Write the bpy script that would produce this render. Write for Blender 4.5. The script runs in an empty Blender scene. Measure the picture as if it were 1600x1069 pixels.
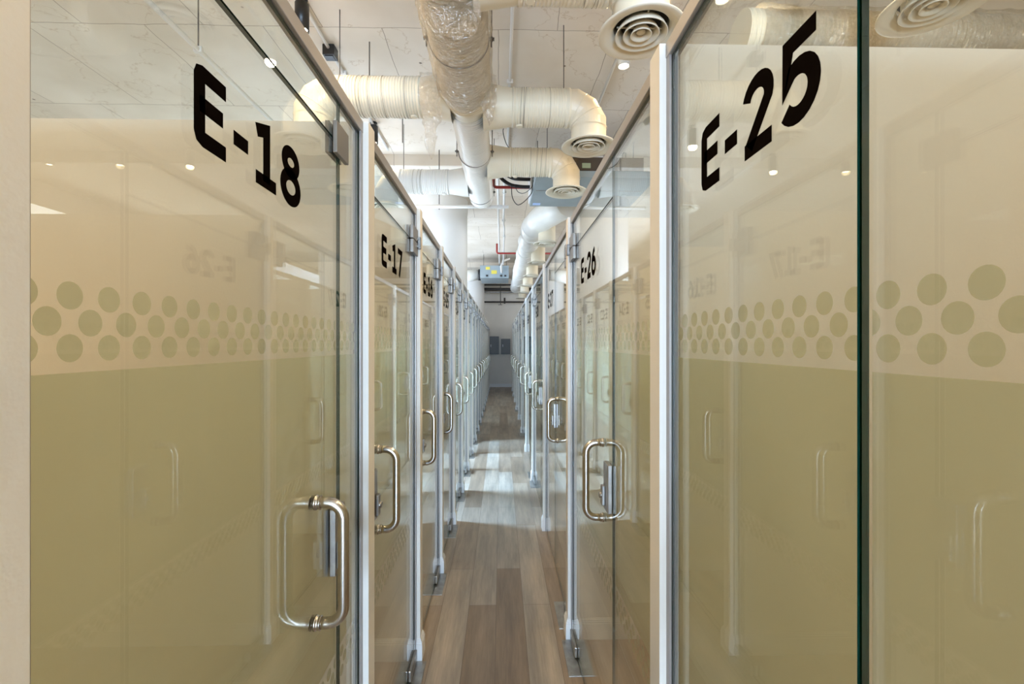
import bpy, bmesh, math, random
from mathutils import Vector, Matrix, noise
random.seed(7)
S = bpy.context.scene
COL = S.collection
PI = math.pi
R = math.radians

# ------------------------------------------------------------------ camera
CAMZ = 1.6
YAW = R(1.37)
cam = bpy.data.cameras.new('camera')
cam.lens = 16; cam.sensor_width = 36; cam.sensor_fit = 'HORIZONTAL'
cam.shift_y = 3/1600
cam.clip_start = 0.02
cam_o = bpy.data.objects.new('camera', cam)
cam_o.location = (0, 0, CAMZ)
cam_o.rotation_euler = (R(90), 0, -YAW)
COL.objects.link(cam_o)
S.camera = cam_o

# ------------------------------------------------------------------ view, world
S.view_settings.view_transform = 'Standard'
S.view_settings.look = 'None'
S.view_settings.gamma = 1
S.view_settings.use_curve_mapping = False
S.view_settings.exposure = -0.12
S.cycles.max_bounces = 12
S.cycles.diffuse_bounces = 4
S.cycles.glossy_bounces = 7
S.cycles.transmission_bounces = 8
S.cycles.transparent_max_bounces = 48
S.cycles.sample_clamp_indirect = 6
S.cycles.caustics_reflective = False
S.cycles.caustics_refractive = False
w = bpy.data.worlds.new('world'); S.world = w; w.use_nodes = True
w.node_tree.nodes['Background'].inputs[0].default_value = (0.9, 0.93, 1.0, 1)
w.node_tree.nodes['Background'].inputs[1].default_value = 0.5

COOL = (0.62, 0.78, 1.0); NEUT = (0.95, 0.98, 1.0); WARM = (1.0, 0.75, 0.44)
def area(name, loc, rot, sx, sy, power, col):
    l = bpy.data.lights.new(name, 'AREA'); l.shape = 'RECTANGLE'; l.size = sx; l.size_y = sy
    l.energy = power; l.color = col
    o = bpy.data.objects.new(name, l); o.location = loc; o.rotation_euler = rot; COL.objects.link(o)
    return o
# assumed daylight from behind the camera, along the corridor; no glazed entry built
area('assumed_entry_daylight', (0.0, -7.4, 1.45), (R(90), 0, 0), 2.0, 2.4, 1050, (0.48, 0.70, 1.0))
# assumed daylight behind the left rooms, from the fifth partition on; no glazing built
area('assumed_daylight_near', (-2.86, 6.6, 1.2), (R(90), 0, R(-90)), 3.3, 2.0, 260, COOL)
area('assumed_daylight_far', (-2.86, 11.6, 1.8), (R(90), 0, R(-90)), 5.0, 3.0, 420, COOL)
# added fill lights with no seen source: far right, and warm ones behind camera
area('right_fill_light', (5.8, 9.5, 2.6), (R(90), 0, R(90)), 6.0, 2.0, 200, NEUT)
area('hall_fill_left', (-3.9, -2.35, 1.6), (R(90), 0, 0), 4.0, 2.6, 56, (1.0, 0.66, 0.31))
area('hall_fill_right', (3.7, -2.35, 1.6), (R(90), 0, 0), 4.0, 2.6, 40, (1.0, 0.72, 0.42))
# assumed high daylight, added for the cool corridor floor patch; no window built
hd = area('assumed_high_daylight', (-5.8, 5.9, 3.2), (R(54), 0, R(-90)), 2.2, 1.2, 760, (0.38, 0.62, 1.0))
hd.data.spread = R(62)
SPOT_W = 40

# ------------------------------------------------------------------ materials
def mat(name, rgb=(.8, .8, .8), rough=.5, metal=0.0, spec=.5, emit=None, estr=0):
    m = bpy.data.materials.new(name); m.use_nodes = True
    b = m.node_tree.nodes['Principled BSDF']
    b.inputs['Base Color'].default_value = (*rgb, 1)
    b.inputs['Roughness'].default_value = rough
    b.inputs['Metallic'].default_value = metal
    b.inputs['Specular IOR Level'].default_value = spec
    if emit:
        b.inputs['Emission Color'].default_value = (*emit, 1)
        b.inputs['Emission Strength'].default_value = estr
    return m
def nn(m, t): return m.node_tree.nodes.new(t)
def lk(m, a, b): m.node_tree.links.new(a, b)
def noisy(name, c1, c2, scale, rough, bump=0.1, bscale=None, metal=0, stretch=(1, 1, 1), detail=4):
    m = mat(name, c1, rough, metal)
    b = m.node_tree.nodes['Principled BSDF']
    tc = nn(m, 'ShaderNodeTexCoord'); mp = nn(m, 'ShaderNodeMapping'); mp.inputs['Scale'].default_value = stretch
    lk(m, tc.outputs['Object'], mp.inputs[0])
    n = nn(m, 'ShaderNodeTexNoise'); n.inputs['Scale'].default_value = scale; n.inputs['Detail'].default_value = detail
    lk(m, mp.outputs[0], n.inputs['Vector'])
    r = nn(m, 'ShaderNodeValToRGB')
    r.color_ramp.elements[0].position = .35; r.color_ramp.elements[0].color = (*c1, 1)
    r.color_ramp.elements[1].position = .65; r.color_ramp.elements[1].color = (*c2, 1)
    lk(m, n.outputs['Fac'], r.inputs[0]); lk(m, r.outputs[0], b.inputs['Base Color'])
    if bump:
        n2 = nn(m, 'ShaderNodeTexNoise'); n2.inputs['Scale'].default_value = bscale or scale*6
        lk(m, mp.outputs[0], n2.inputs['Vector'])
        bp = nn(m, 'ShaderNodeBump'); bp.inputs['Strength'].default_value = bump; bp.inputs['Distance'].default_value = .01
        lk(m, n2.outputs['Fac'], bp.inputs['Height']); lk(m, bp.outputs[0], b.inputs['Normal'])
    return m

M = {}
M['wall'] = noisy('white_painted_wall', (.82, .765, .68), (.85, .795, .71), 3, .55, .05, 120)
M['trim'] = mat('white_trim', (.84, .82, .79), .4)
M['frame'] = mat('satin_aluminium', (.36, .33, .31), .42, .45)
M['steel'] = noisy('brushed_steel', (.50, .46, .41), (.58, .54, .49), 3, .24, .0, metal=1, stretch=(30, 30, 1))
M['dull_steel'] = noisy('dull_steel', (.30, .28, .26), (.40, .38, .35), 20, .38, .05, metal=.9)
M['duct'] = noisy('cream_painted_duct', (.76, .68, .51), (.82, .75, .60), 2.5, .3, .22, 18)
M['duct_white'] = noisy('white_painted_duct', (.78, .76, .70), (.83, .81, .76), 2.5, .3, .15, 14)
M['diffuser'] = mat('cream_diffuser', (.78, .73, .60), .4)
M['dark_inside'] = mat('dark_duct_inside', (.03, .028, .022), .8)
M['seam'] = mat('dark_duct_seam', (.30, .25, .18), .7)
M['clamp'] = mat('dark_satin_steel', (.24, .22, .20), .38, .75)
M['black'] = mat('black_rubber', (.012, .012, .012), .5)
M['letter'] = mat('black_vinyl_lettering', (.006, .004, .003), 1.0, spec=0.0)
M['conduit'] = mat('white_conduit', (.78, .76, .72), .4)
M['red'] = mat('red_sprinkler_pipe', (.36, .03, .025), .4)
M['rod'] = mat('threaded_rod', (.16, .14, .12), .5, .6)
M['unit'] = noisy('galvanised_sheet', (.30, .36, .39), (.36, .42, .45), 3, .45, .03, metal=.35)
M['brown'] = mat('brown_panel', (.075, .05, .028), .6)
M['vent_green'] = mat('pale_green_vent', (.42, .50, .33), .5)
M['yellow'] = mat('yellow_sticker', (.80, .68, .10), .5)
M['blue_label'] = mat('blue_sticker', (.42, .56, .86), .5)
M['panel_grey'] = mat('grey_electrical_panel', (.16, .165, .17), .45)
M['white'] = mat('white_plastic', (.85, .85, .85), .4)
M['dark_pipe'] = mat('dark_pipe', (.035, .028, .022), .5)
M['bulb'] = mat('lamp_glow', (1, .95, .85), .5, emit=(1.0, .88, .70), estr=28)
M['lamp_black'] = mat('black_lamp_housing', (.015, .014, .013), .4)
M['lamp_white'] = mat('white_lamp_housing', (.62, .58, .50), .4)
M['edge'] = mat('dark_green_glass_edge', (.004, .030, .020), .12, spec=.6)

def glass_mat():
    m = bpy.data.materials.new('clear_glass'); m.use_nodes = True; nt = m.node_tree; nt.nodes.clear()
    out = nn(m, 'ShaderNodeOutputMaterial')
    tr = nn(m, 'ShaderNodeBsdfTransparent'); tr.inputs[0].default_value = (.95, .972, .95, 1)
    gl = nn(m, 'ShaderNodeBsdfGlossy'); gl.inputs['Roughness'].default_value = 0.0; gl.inputs[0].default_value = (1, 1, 1, 1)
    g = nn(m, 'ShaderNodeNewGeometry')
    dot = nn(m, 'ShaderNodeVectorMath'); dot.operation = 'DOT_PRODUCT'
    lk(m, g.outputs['Incoming'], dot.inputs[0]); lk(m, g.outputs['Normal'], dot.inputs[1])
    ab = nn(m, 'ShaderNodeMath'); ab.operation = 'ABSOLUTE'; lk(m, dot.outputs['Value'], ab.inputs[0])
    om = nn(m, 'ShaderNodeMath'); om.operation = 'SUBTRACT'; om.inputs[0].default_value = 1; lk(m, ab.outputs[0], om.inputs[1])
    pw = nn(m, 'ShaderNodeMath'); pw.operation = 'POWER'; pw.inputs[1].default_value = 5; lk(m, om.outputs[0], pw.inputs[0])
    ma = nn(m, 'ShaderNodeMath'); ma.operation = 'MULTIPLY_ADD'; ma.inputs[1].default_value = .955; ma.inputs[2].default_value = .045
    lk(m, pw.outputs[0], ma.inputs[0])
    mx = nn(m, 'ShaderNodeMixShader'); lk(m, ma.outputs[0], mx.inputs[0]); lk(m, tr.outputs[0], mx.inputs[1]); lk(m, gl.outputs[0], mx.inputs[2])
    lk(m, mx.outputs[0], out.inputs[0])
    return m
M['glass'] = glass_mat()
def film_mat():
    m = bpy.data.materials.new('frosted_green_film'); m.use_nodes = True; nt = m.node_tree; nt.nodes.clear()
    out = nn(m, 'ShaderNodeOutputMaterial')
    tr = nn(m, 'ShaderNodeBsdfTransparent'); tr.inputs[0].default_value = (.86, .88, .74, 1)
    df = nn(m, 'ShaderNodeBsdfDiffuse'); df.inputs[0].default_value = (.56, .55, .42, 1)
    tl = nn(m, 'ShaderNodeBsdfTranslucent'); tl.inputs[0].default_value = (.66, .67, .53, 1)
    a = nn(m, 'ShaderNodeMixShader'); a.inputs[0].default_value = .55; lk(m, df.outputs[0], a.inputs[1]); lk(m, tl.outputs[0], a.inputs[2])
    b = nn(m, 'ShaderNodeMixShader'); b.inputs[0].default_value = .72; lk(m, tr.outputs[0], b.inputs[1]); lk(m, a.outputs[0], b.inputs[2])
    lk(m, b.outputs[0], out.inputs[0])
    return m
M['film'] = film_mat()
def wrap_mat():
    m = bpy.data.materials.new('clear_plastic_wrap'); m.use_nodes = True; nt = m.node_tree; nt.nodes.clear()
    out = nn(m, 'ShaderNodeOutputMaterial')
    tr = nn(m, 'ShaderNodeBsdfTransparent'); tr.inputs[0].default_value = (.96, .94, .90, 1)
    gl = nn(m, 'ShaderNodeBsdfGlossy'); gl.inputs['Roughness'].default_value = .10
    df = nn(m, 'ShaderNodeBsdfTranslucent'); df.inputs[0].default_value = (.85, .82, .74, 1)
    n = nn(m, 'ShaderNodeTexNoise'); n.inputs['Scale'].default_value = 22; n.inputs['Detail'].default_value = 5; n.inputs['Distortion'].default_value = 1.2
    tc = nn(m, 'ShaderNodeTexCoord'); lk(m, tc.outputs['Object'], n.inputs['Vector'])
    bp = nn(m, 'ShaderNodeBump'); bp.inputs['Strength'].default_value = 1; bp.inputs['Distance'].default_value = .05
    lk(m, n.outputs['Fac'], bp.inputs['Height']); lk(m, bp.outputs[0], gl.inputs['Normal'])
    a = nn(m, 'ShaderNodeMixShader'); a.inputs[0].default_value = .30; lk(m, gl.outputs[0], a.inputs[1]); lk(m, df.outputs[0], a.inputs[2])
    b = nn(m, 'ShaderNodeMixShader'); b.inputs[0].default_value = .45; lk(m, tr.outputs[0], b.inputs[1]); lk(m, a.outputs[0], b.inputs[2])
    lk(m, b.outputs[0], out.inputs[0])
    return m
M['wrap'] = wrap_mat()

def floor_mat():
    m = mat('grey_brown_vinyl_planks', (.4, .3, .2), .33)
    b = m.node_tree.nodes['Principled BSDF']
    tc = nn(m, 'ShaderNodeTexCoord'); mp = nn(m, 'ShaderNodeMapping'); mp.inputs['Rotation'].default_value = (0, 0, R(90))
    mp.inputs['Location'].default_value = (.35, .03, 0)
    lk(m, tc.outputs['Object'], mp.inputs[0])
    def brick(c1, c2, mort):
        k = nn(m, 'ShaderNodeTexBrick'); k.offset = .37; k.offset_frequency = 2
        k.inputs['Scale'].default_value = 1; k.inputs['Brick Width'].default_value = 1.22; k.inputs['Row Height'].default_value = .165
        k.inputs['Mortar Size'].default_value = .0012; k.inputs['Mortar Smooth'].default_value = .4
        k.inputs['Color1'].default_value = c1; k.inputs['Color2'].default_value = c2; k.inputs['Mortar'].default_value = mort
        lk(m, mp.outputs[0], k.inputs['Vector']); return k
    k = brick((0, 0, 0, 1), (1, 1, 1, 1), (.3, .3, .3, 1))
    ramp = nn(m, 'ShaderNodeValToRGB'); e = ramp.color_ramp.elements
    e[0].position = 0; e[0].color = (.27, .19, .13, 1); e[1].position = 1; e[1].color = (.45, .38, .31, 1)
    x = ramp.color_ramp.elements.new(.45); x.color = (.38, .29, .215, 1)
    lk(m, k.outputs['Color'], ramp.inputs[0])
    mp2 = nn(m, 'ShaderNodeMapping'); mp2.inputs['Scale'].default_value = (9, .9, 1); lk(m, tc.outputs['Object'], mp2.inputs[0])
    n = nn(m, 'ShaderNodeTexNoise'); n.inputs['Scale'].default_value = 1.6; n.inputs['Detail'].default_value = 8; n.inputs['Roughness'].default_value = .65
    lk(m, mp2.outputs[0], n.inputs['Vector'])
    r2 = nn(m, 'ShaderNodeValToRGB'); r2.color_ramp.elements[0].position = .3; r2.color_ramp.elements[0].color = (.62, .62, .62, 1)
    r2.color_ramp.elements[1].position = .7; r2.color_ramp.elements[1].color = (1.25, 1.22, 1.18, 1)
    lk(m, n.outputs['Fac'], r2.inputs[0])
    mp3 = nn(m, 'ShaderNodeMapping'); mp3.inputs['Scale'].default_value = (60, 3, 1); lk(m, tc.outputs['Object'], mp3.inputs[0])
    n3 = nn(m, 'ShaderNodeTexNoise'); n3.inputs['Scale'].default_value = 2; n3.inputs['Detail'].default_value = 5
    lk(m, mp3.outputs[0], n3.inputs['Vector'])
    r3 = nn(m, 'ShaderNodeMapRange'); r3.inputs['To Min'].default_value = .82; r3.inputs['To Max'].default_value = 1.15
    lk(m, n3.outputs['Fac'], r3.inputs[0])
    mx = nn(m, 'ShaderNodeMix'); mx.data_type = 'RGBA'; mx.blend_type = 'MULTIPLY'; mx.inputs[0].default_value = 1
    lk(m, ramp.outputs[0], mx.inputs[6]); lk(m, r2.outputs[0], mx.inputs[7])
    mx2 = nn(m, 'ShaderNodeMix'); mx2.data_type = 'RGBA'; mx2.blend_type = 'MULTIPLY'; mx2.inputs[0].default_value = 1
    lk(m, mx.outputs[2], mx2.inputs[6]); lk(m, r3.outputs[0], mx2.inputs[7])
    # plank joints
    mx3 = nn(m, 'ShaderNodeMix'); mx3.data_type = 'RGBA'; lk(m, k.outputs['Fac'], mx3.inputs[0])
    lk(m, mx2.outputs[2], mx3.inputs[6]); mx3.inputs[7].default_value = (.12, .085, .06, 1)
    lk(m, mx3.outputs[2], b.inputs['Base Color'])
    bp = nn(m, 'ShaderNodeBump'); bp.inputs['Strength'].default_value = .15; bp.inputs['Distance'].default_value = .002
    lk(m, n3.outputs['Fac'], bp.inputs['Height']); lk(m, bp.outputs[0], b.inputs['Normal'])
    return m
M['floor'] = floor_mat()

def ceil_mat():
    m = mat('white_painted_concrete', (.8, .75, .68), .7)
    b = m.node_tree.nodes['Principled BSDF']
    tc = nn(m, 'ShaderNodeTexCoord')
    # wavy coordinates so the form lines look hand made
    nv = nn(m, 'ShaderNodeTexNoise'); nv.inputs['Scale'].default_value = 2.2; nv.inputs['Detail'].default_value = 5
    lk(m, tc.outputs['Object'], nv.inputs['Vector'])
    sc = nn(m, 'ShaderNodeVectorMath'); sc.operation = 'SCALE'; sc.inputs['Scale'].default_value = .05
    lk(m, nv.outputs['Color'], sc.inputs[0])
    ad = nn(m, 'ShaderNodeVectorMath'); ad.operation = 'ADD'; lk(m, tc.outputs['Object'], ad.inputs[0]); lk(m, sc.outputs[0], ad.inputs[1])
    k = nn(m, 'ShaderNodeTexBrick'); k.offset = .5
    k.inputs['Scale'].default_value = 1; k.inputs['Brick Width'].default_value = .95; k.inputs['Row Height'].default_value = 1.25
    k.inputs['Mortar Size'].default_value = .0035; k.inputs['Mortar Smooth'].default_value = .3
    k.inputs['Color1'].default_value = (.81, .74, .64, 1); k.inputs['Color2'].default_value = (.76, .68, .58, 1); k.inputs['Mortar'].default_value = (.38, .31, .24, 1)
    lk(m, ad.outputs[0], k.inputs['Vector'])
    n = nn(m, 'ShaderNodeTexNoise'); n.inputs['Scale'].default_value = 1.4; n.inputs['Detail'].default_value = 7
    lk(m, tc.outputs['Object'], n.inputs['Vector'])
    r = nn(m, 'ShaderNodeValToRGB'); r.color_ramp.elements[0].position = .3; r.color_ramp.elements[0].color = (.86, .83, .78, 1)
    r.color_ramp.elements[1].position = .65; r.color_ramp.elements[1].color = (1, 1, 1, 1); lk(m, n.outputs['Fac'], r.inputs[0])
    v = nn(m, 'ShaderNodeTexVoronoi'); v.feature = 'F1'; v.inputs['Scale'].default_value = 2.2
    fl = nn(m, 'ShaderNodeVectorMath'); fl.operation = 'MULTIPLY'; fl.inputs[1].default_value = (1, 1, 0)
    lk(m, ad.outputs[0], fl.inputs[0]); lk(m, fl.outputs[0], v.inputs['Vector'])
    vr = nn(m, 'ShaderNodeValToRGB'); vr.color_ramp.elements[0].position = .018; vr.color_ramp.elements[0].color = (.25, .2, .16, 1)
    vr.color_ramp.elements[1].position = .034; vr.color_ramp.elements[1].color = (1, 1, 1, 1); lk(m, v.outputs['Distance'], vr.inputs[0])
    n4 = nn(m, 'ShaderNodeTexNoise'); n4.inputs['Scale'].default_value = 1.1; n4.inputs['Detail'].default_value = 12; n4.inputs['Roughness'].default_value = .55
    lk(m, tc.outputs['Object'], n4.inputs['Vector'])
    cr = nn(m, 'ShaderNodeValToRGB'); ce = cr.color_ramp.elements
    ce[0].position = .496; ce[0].color = (1, 1, 1, 1); ce[1].position = .504; ce[1].color = (1, 1, 1, 1)
    q = ce.new(.500); q.color = (.80, .74, .66, 1); lk(m, n4.outputs['Fac'], cr.inputs[0])
    cur = k.outputs['Color']
    for o in (r.outputs[0], vr.outputs[0], cr.outputs[0]):
        mx = nn(m, 'ShaderNodeMix'); mx.data_type = 'RGBA'; mx.blend_type = 'MULTIPLY'; mx.inputs[0].default_value = 1
        lk(m, cur, mx.inputs[6]); lk(m, o, mx.inputs[7]); cur = mx.outputs[2]
    lk(m, cur, b.inputs['Base Color'])
    bp = nn(m, 'ShaderNodeBump'); bp.inputs['Strength'].default_value = .4; bp.inputs['Distance'].default_value = .01
    lk(m, n.outputs['Fac'], bp.inputs['Height']); lk(m, bp.outputs[0], b.inputs['Normal'])
    return m
M['ceiling'] = ceil_mat()

# ------------------------------------------------------------------ mesh helpers
class MB:
    def __init__(s): s.v = []; s.f = []; s.mi = []; s.sm = []
    def quad(s, pts, mi=0, sm=False):
        b = len(s.v); s.v += [tuple(p) for p in pts]; s.f.append(tuple(range(b, b+len(pts)))); s.mi.append(mi); s.sm.append(sm)
    def box(s, x0, x1, y0, y1, z0, z1, mi=0, emi=None, bev=0):
        """emi: material index of the four rim faces of a pane standing in the YZ plane"""
        if x0 > x1: x0, x1 = x1, x0
        if y0 > y1: y0, y1 = y1, y0
        if z0 > z1: z0, z1 = z1, z0
        e = mi if emi is None else emi
        if bev:
            b = min(bev, (x1-x0)/2.01, (y1-y0)/2.01, (z1-z0)/2.01)
            bm = bmesh.new(); bmesh.ops.create_cube(bm, size=1)
            for v in bm.verts: v.co = Vector(((x0+x1)/2+v.co.x*(x1-x0), (y0+y1)/2+v.co.y*(y1-y0), (z0+z1)/2+v.co.z*(z1-z0)))
            bmesh.ops.bevel(bm, geom=bm.edges[:], offset=b, segments=2, profile=.5, affect='EDGES')
            n = len(s.v); bm.verts.index_update()
            s.v += [tuple(v.co) for v in bm.verts]
            for f in bm.faces: s.f.append(tuple(n+v.index for v in f.verts)); s.mi.append(mi); s.sm.append(False)
            bm.free(); return s
        n = len(s.v)
        s.v += [(x0,y0,z0),(x1,y0,z0),(x1,y1,z0),(x0,y1,z0),(x0,y0,z1),(x1,y0,z1),(x1,y1,z1),(x0,y1,z1)]
        for f, i in (((0,3,2,1), e), ((4,5,6,7), e), ((0,1,5,4), e), ((2,3,7,6), e), ((1,2,6,5), mi), ((3,0,4,7), mi)):
            s.f.append(tuple(n+k for k in f)); s.mi.append(i); s.sm.append(False)
        return s
    def sweep(s, pts, rad, seg=12, caps=True, mi=0, smooth=True):
        """rings along a path; rad: number or list"""
        P = [Vector(p) for p in pts]; n = len(P); base = len(s.v)
        T = []
        for i in range(n):
            a = P[max(i-1, 0)]; b = P[min(i+1, n-1)]; T.append((b-a).normalized())
        up = Vector((0, 0, 1)) if abs(T[0].z) < .9 else Vector((0, 1, 0))
        N = (up - T[0]*up.dot(T[0])).normalized()
        for i in range(n):
            N = (N - T[i]*N.dot(T[i])).normalized(); B = T[i].cross(N)
            r = rad[i] if isinstance(rad, (list, tuple)) else rad
            for k in range(seg):
                a = 2*PI*k/seg; p = P[i] + (N*math.cos(a)+B*math.sin(a))*r; s.v.append(tuple(p))
        for i in range(n-1):
            for k in range(seg):
                a = base+i*seg+k; b = base+i*seg+(k+1) % seg
                s.f.append((a, b, b+seg, a+seg)); s.mi.append(mi); s.sm.append(smooth)
        if caps:
            s.f.append(tuple(base+k for k in reversed(range(seg)))); s.mi.append(mi); s.sm.append(False)
            s.f.append(tuple(base+(n-1)*seg+k for k in range(seg))); s.mi.append(mi); s.sm.append(False)
        return s
    def lathe(s, prof, c, seg=48, mi=0, smooth=True, close=False):
        """prof: (r, z) list around vertical axis at c"""
        base = len(s.v); n = len(prof)
        for r, z in prof:
            for k in range(seg):
                a = 2*PI*k/seg; s.v.append((c[0]+r*math.cos(a), c[1]+r*math.sin(a), c[2]+z))
        for i in range(n if close else n-1):
            j = (i+1) % n
            for k in range(seg):
                k2 = (k+1) % seg
                s.f.append((base+i*seg+k, base+i*seg+k2, base+j*seg+k2, base+j*seg+k)); s.mi.append(mi); s.sm.append(smooth)
        return s
    def disc(s, c, r, ax, seg=20, mi=0):
        b = len(s.v); c = Vector(c)
        for k in range(seg):
            a = 2*PI*k/seg
            d = {'x': Vector((0, math.cos(a), math.sin(a))), 'z': Vector((math.cos(a), math.sin(a), 0)), 'y': Vector((math.cos(a), 0, math.sin(a)))}[ax]
            s.v.append(tuple(c+d*r))
        s.f.append(tuple(range(b, b+seg))); s.mi.append(mi); s.sm.append(False)
    def build(s, name, mats, parent=None, loc=None):
        if not isinstance(mats, (list, tuple)): mats = [mats]
        L = Vector(loc) if loc is not None else Vector((0, 0, 0))
        off = L.copy()
        if parent is not None:
            off = world_loc(parent) + (L if loc is not None else Vector((0, 0, 0)))
        me = bpy.data.meshes.new(name)
        me.from_pydata([tuple(Vector(v)-off) for v in s.v], [], s.f)
        for m in mats: me.materials.append(m)
        me.polygons.foreach_set('material_index', s.mi); me.polygons.foreach_set('use_smooth', s.sm)
        me.update()
        o = bpy.data.objects.new(name, me); COL.objects.link(o); o.location = L
        if parent is not None: o.parent = parent
        return o
def world_loc(o):
    L = Vector(o.location)
    while o.parent: o = o.parent; L += Vector(o.location)
    return L
def tag(o, label=None, cat=None, group=None, kind=None):
    if label: o['label'] = label
    if cat: o['category'] = cat
    if group: o['group'] = group
    if kind: o['kind'] = kind
    return o
def thing(name, loc, label, cat, group=None, kind='thing'):
    o = bpy.data.objects.new(name, None); o.empty_display_size = .05; o.location = loc; COL.objects.link(o)
    return tag(o, label, cat, group, kind)
def copy_tree(o, loc=None, parent=None):
    c = o.copy(); COL.objects.link(c)
    if parent is not None: c.parent = parent
    if loc is not None: c.location = loc
    for ch in list(o.children): copy_tree(ch, None, c)
    return c

def arc(c, r, a0, a1, n, u, v):
    c = Vector(c); u = Vector(u); v = Vector(v)
    return [c + (u*math.cos(a0+(a1-a0)*i/n) + v*math.sin(a0+(a1-a0)*i/n))*r for i in range(n+1)]

# ------------------------------------------------------------------ shell
HALL = (-6.0, 6.0, -2.5, 16.9)
CEIL = 4.17
b = MB(); b.box(HALL[0], HALL[1], -7.5, HALL[3], -.1, 0); tag(b.build('floor', M['floor']), kind='structure')
b = MB(); b.box(HALL[0], HALL[1], -7.5, HALL[3], CEIL, CEIL+.2); tag(b.build('ceiling', M['ceiling']), kind='structure')
b = MB(); b.box(-6.2, -6.0, -2.7, 17.1, -.1, CEIL+.2); tag(b.build('wall_left', M['wall']), kind='structure')
b = MB(); b.box(6.0, 6.2, -2.7, 17.1, -.1, CEIL+.2); tag(b.build('wall_right', M['wall']), kind='structure')
b = MB(); b.box(-6.0, -1.2, -2.7, -2.5, -.1, CEIL+.2); b.box(-1.3, -1.2, -7.5, -2.7, -.1, CEIL+.2); tag(b.build('wall_front', M['wall']), kind='structure')
b = MB(); b.box(1.2, 6.0, -2.7, -2.5, -.1, CEIL+.2); b.box(1.2, 1.3, -7.5, -2.7, -.1, CEIL+.2); tag(b.build('wall_front', M['wall']), kind='structure')
b = MB(); b.box(-1.3, 1.3, -7.6, -7.5, -.1, CEIL+.2); tag(b.build('wall_entry', M['wall']), kind='structure')
b = MB(); b.box(-6.0, 6.0, 16.9, 17.1, -.1, CEIL+.2); tag(b.build('wall_back', M['wall']), kind='structure')
b = MB(); b.box(-.6, .6, 16.885, 16.9, 0, .12); tag(b.build('baseboard_back', M['trim']), kind='structure')
# dropped concrete bands with the columns under them
for i, (y0, y1) in enumerate(((6.2, 9.2), (14.4, 16.9))):
    b = MB(); b.box(-6, 6, y0, y1, CEIL-.15, CEIL)
    tag(b.build('beam', M['ceiling']), ('near', 'far')[i]+' white painted concrete band under the ceiling', None, kind='structure')
COLS = [(-.98, 7.75), (-.98, 15.6)]
for i, (x, y) in enumerate(COLS):
    b = MB()
    prof = [(.405, 0), (.405, 2.02), (.402, 2.024), (.402, 2.032), (.405, 2.036), (.405, 3.8), (.412, 3.81), (.412, CEIL-.15)]
    b.lathe(prof, (x, y, 0), 64)
    tag(b.build('column', M['trim']), ('nearer', 'farther')[i]+' round white concrete column rising behind the left row of doors', None, kind='structure')

# ------------------------------------------------------------------ partitions
ZT = CAMZ + .687          # top of the partitions
ZR = ZT - .036            # underside of the head rail
GL, GR = -.44, .39        # glass planes
PL, PR = -.41, .362       # corridor ends of the partitions
LP = [.34, 1.418, 2.315, 3.19, 4.045] + [4.045+.862*k for k in range(1, 15)]
RP = [-.40, 1.032] + [2.462+1.43*k for k in range(0, 11)]
LP = [y for y in LP if y < 16.6]; RP = [y for y in RP if y < 16.7]
PT = .066
def partition(side, y, i):
    s = -1 if side == 'left' else 1
    xe = PL if s < 0 else PR
    xf = -2.7 if s < 0 else 3.0
    if i == 0: xf = s*1.55  # closest partitions cut short so the added hall fill reaches their rooms
    if side == 'left':
        for cx, cy in COLS:
            if abs(y+PT/2-cy) < .46: xf = -.53
    b = MB(); b.box(xe, xf, y, y+PT, 0, ZT)
    t = thing('partition_wall', ((xe+xf)/2, y+PT/2, 0), f'white partition wall end in the {side} row, ' +
              (f'{ORD[i]} from the camera' if i else 'closest to the camera'), 'partition wall', f'{side} row of partition walls', 'structure')
    b.build('wall_panel', M['wall'], t)
    b = MB()
    e = xe - s*0
    for (dx, z0, z1) in ((.012, 0, .085), (.009, .085, .096), (.006, .096, .104), (.003, .104, .110)):
        b.box(e - s*dx, xf, y-dx, y+PT+dx, z0, z1)
    b.build('baseboard', M['trim'], t)
ORD = ['closest', 'second', 'third', 'fourth', 'fifth', 'sixth', 'seventh', 'eighth', 'ninth', 'tenth', 'eleventh', 'twelfth', 'thirteenth',
       'fourteenth', 'fifteenth', 'sixteenth', 'seventeenth', 'eighteenth', 'nineteenth', 'twentieth']
for i, y in enumerate(LP): partition('left', y, i)
for i, y in enumerate(RP): partition('right', y, i)
b = MB(); b.box(-2.77, -2.7, .34, LP[4]+PT, 0, ZT); tag(b.build('wall_rear_of_left_rooms', M['wall']), kind='structure')
b = MB(); b.box(3.0, 3.07, -.40, RP[-1]+PT, 0, ZT); tag(b.build('wall_rear_of_right_rooms', M['wall']), kind='structure')

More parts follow.
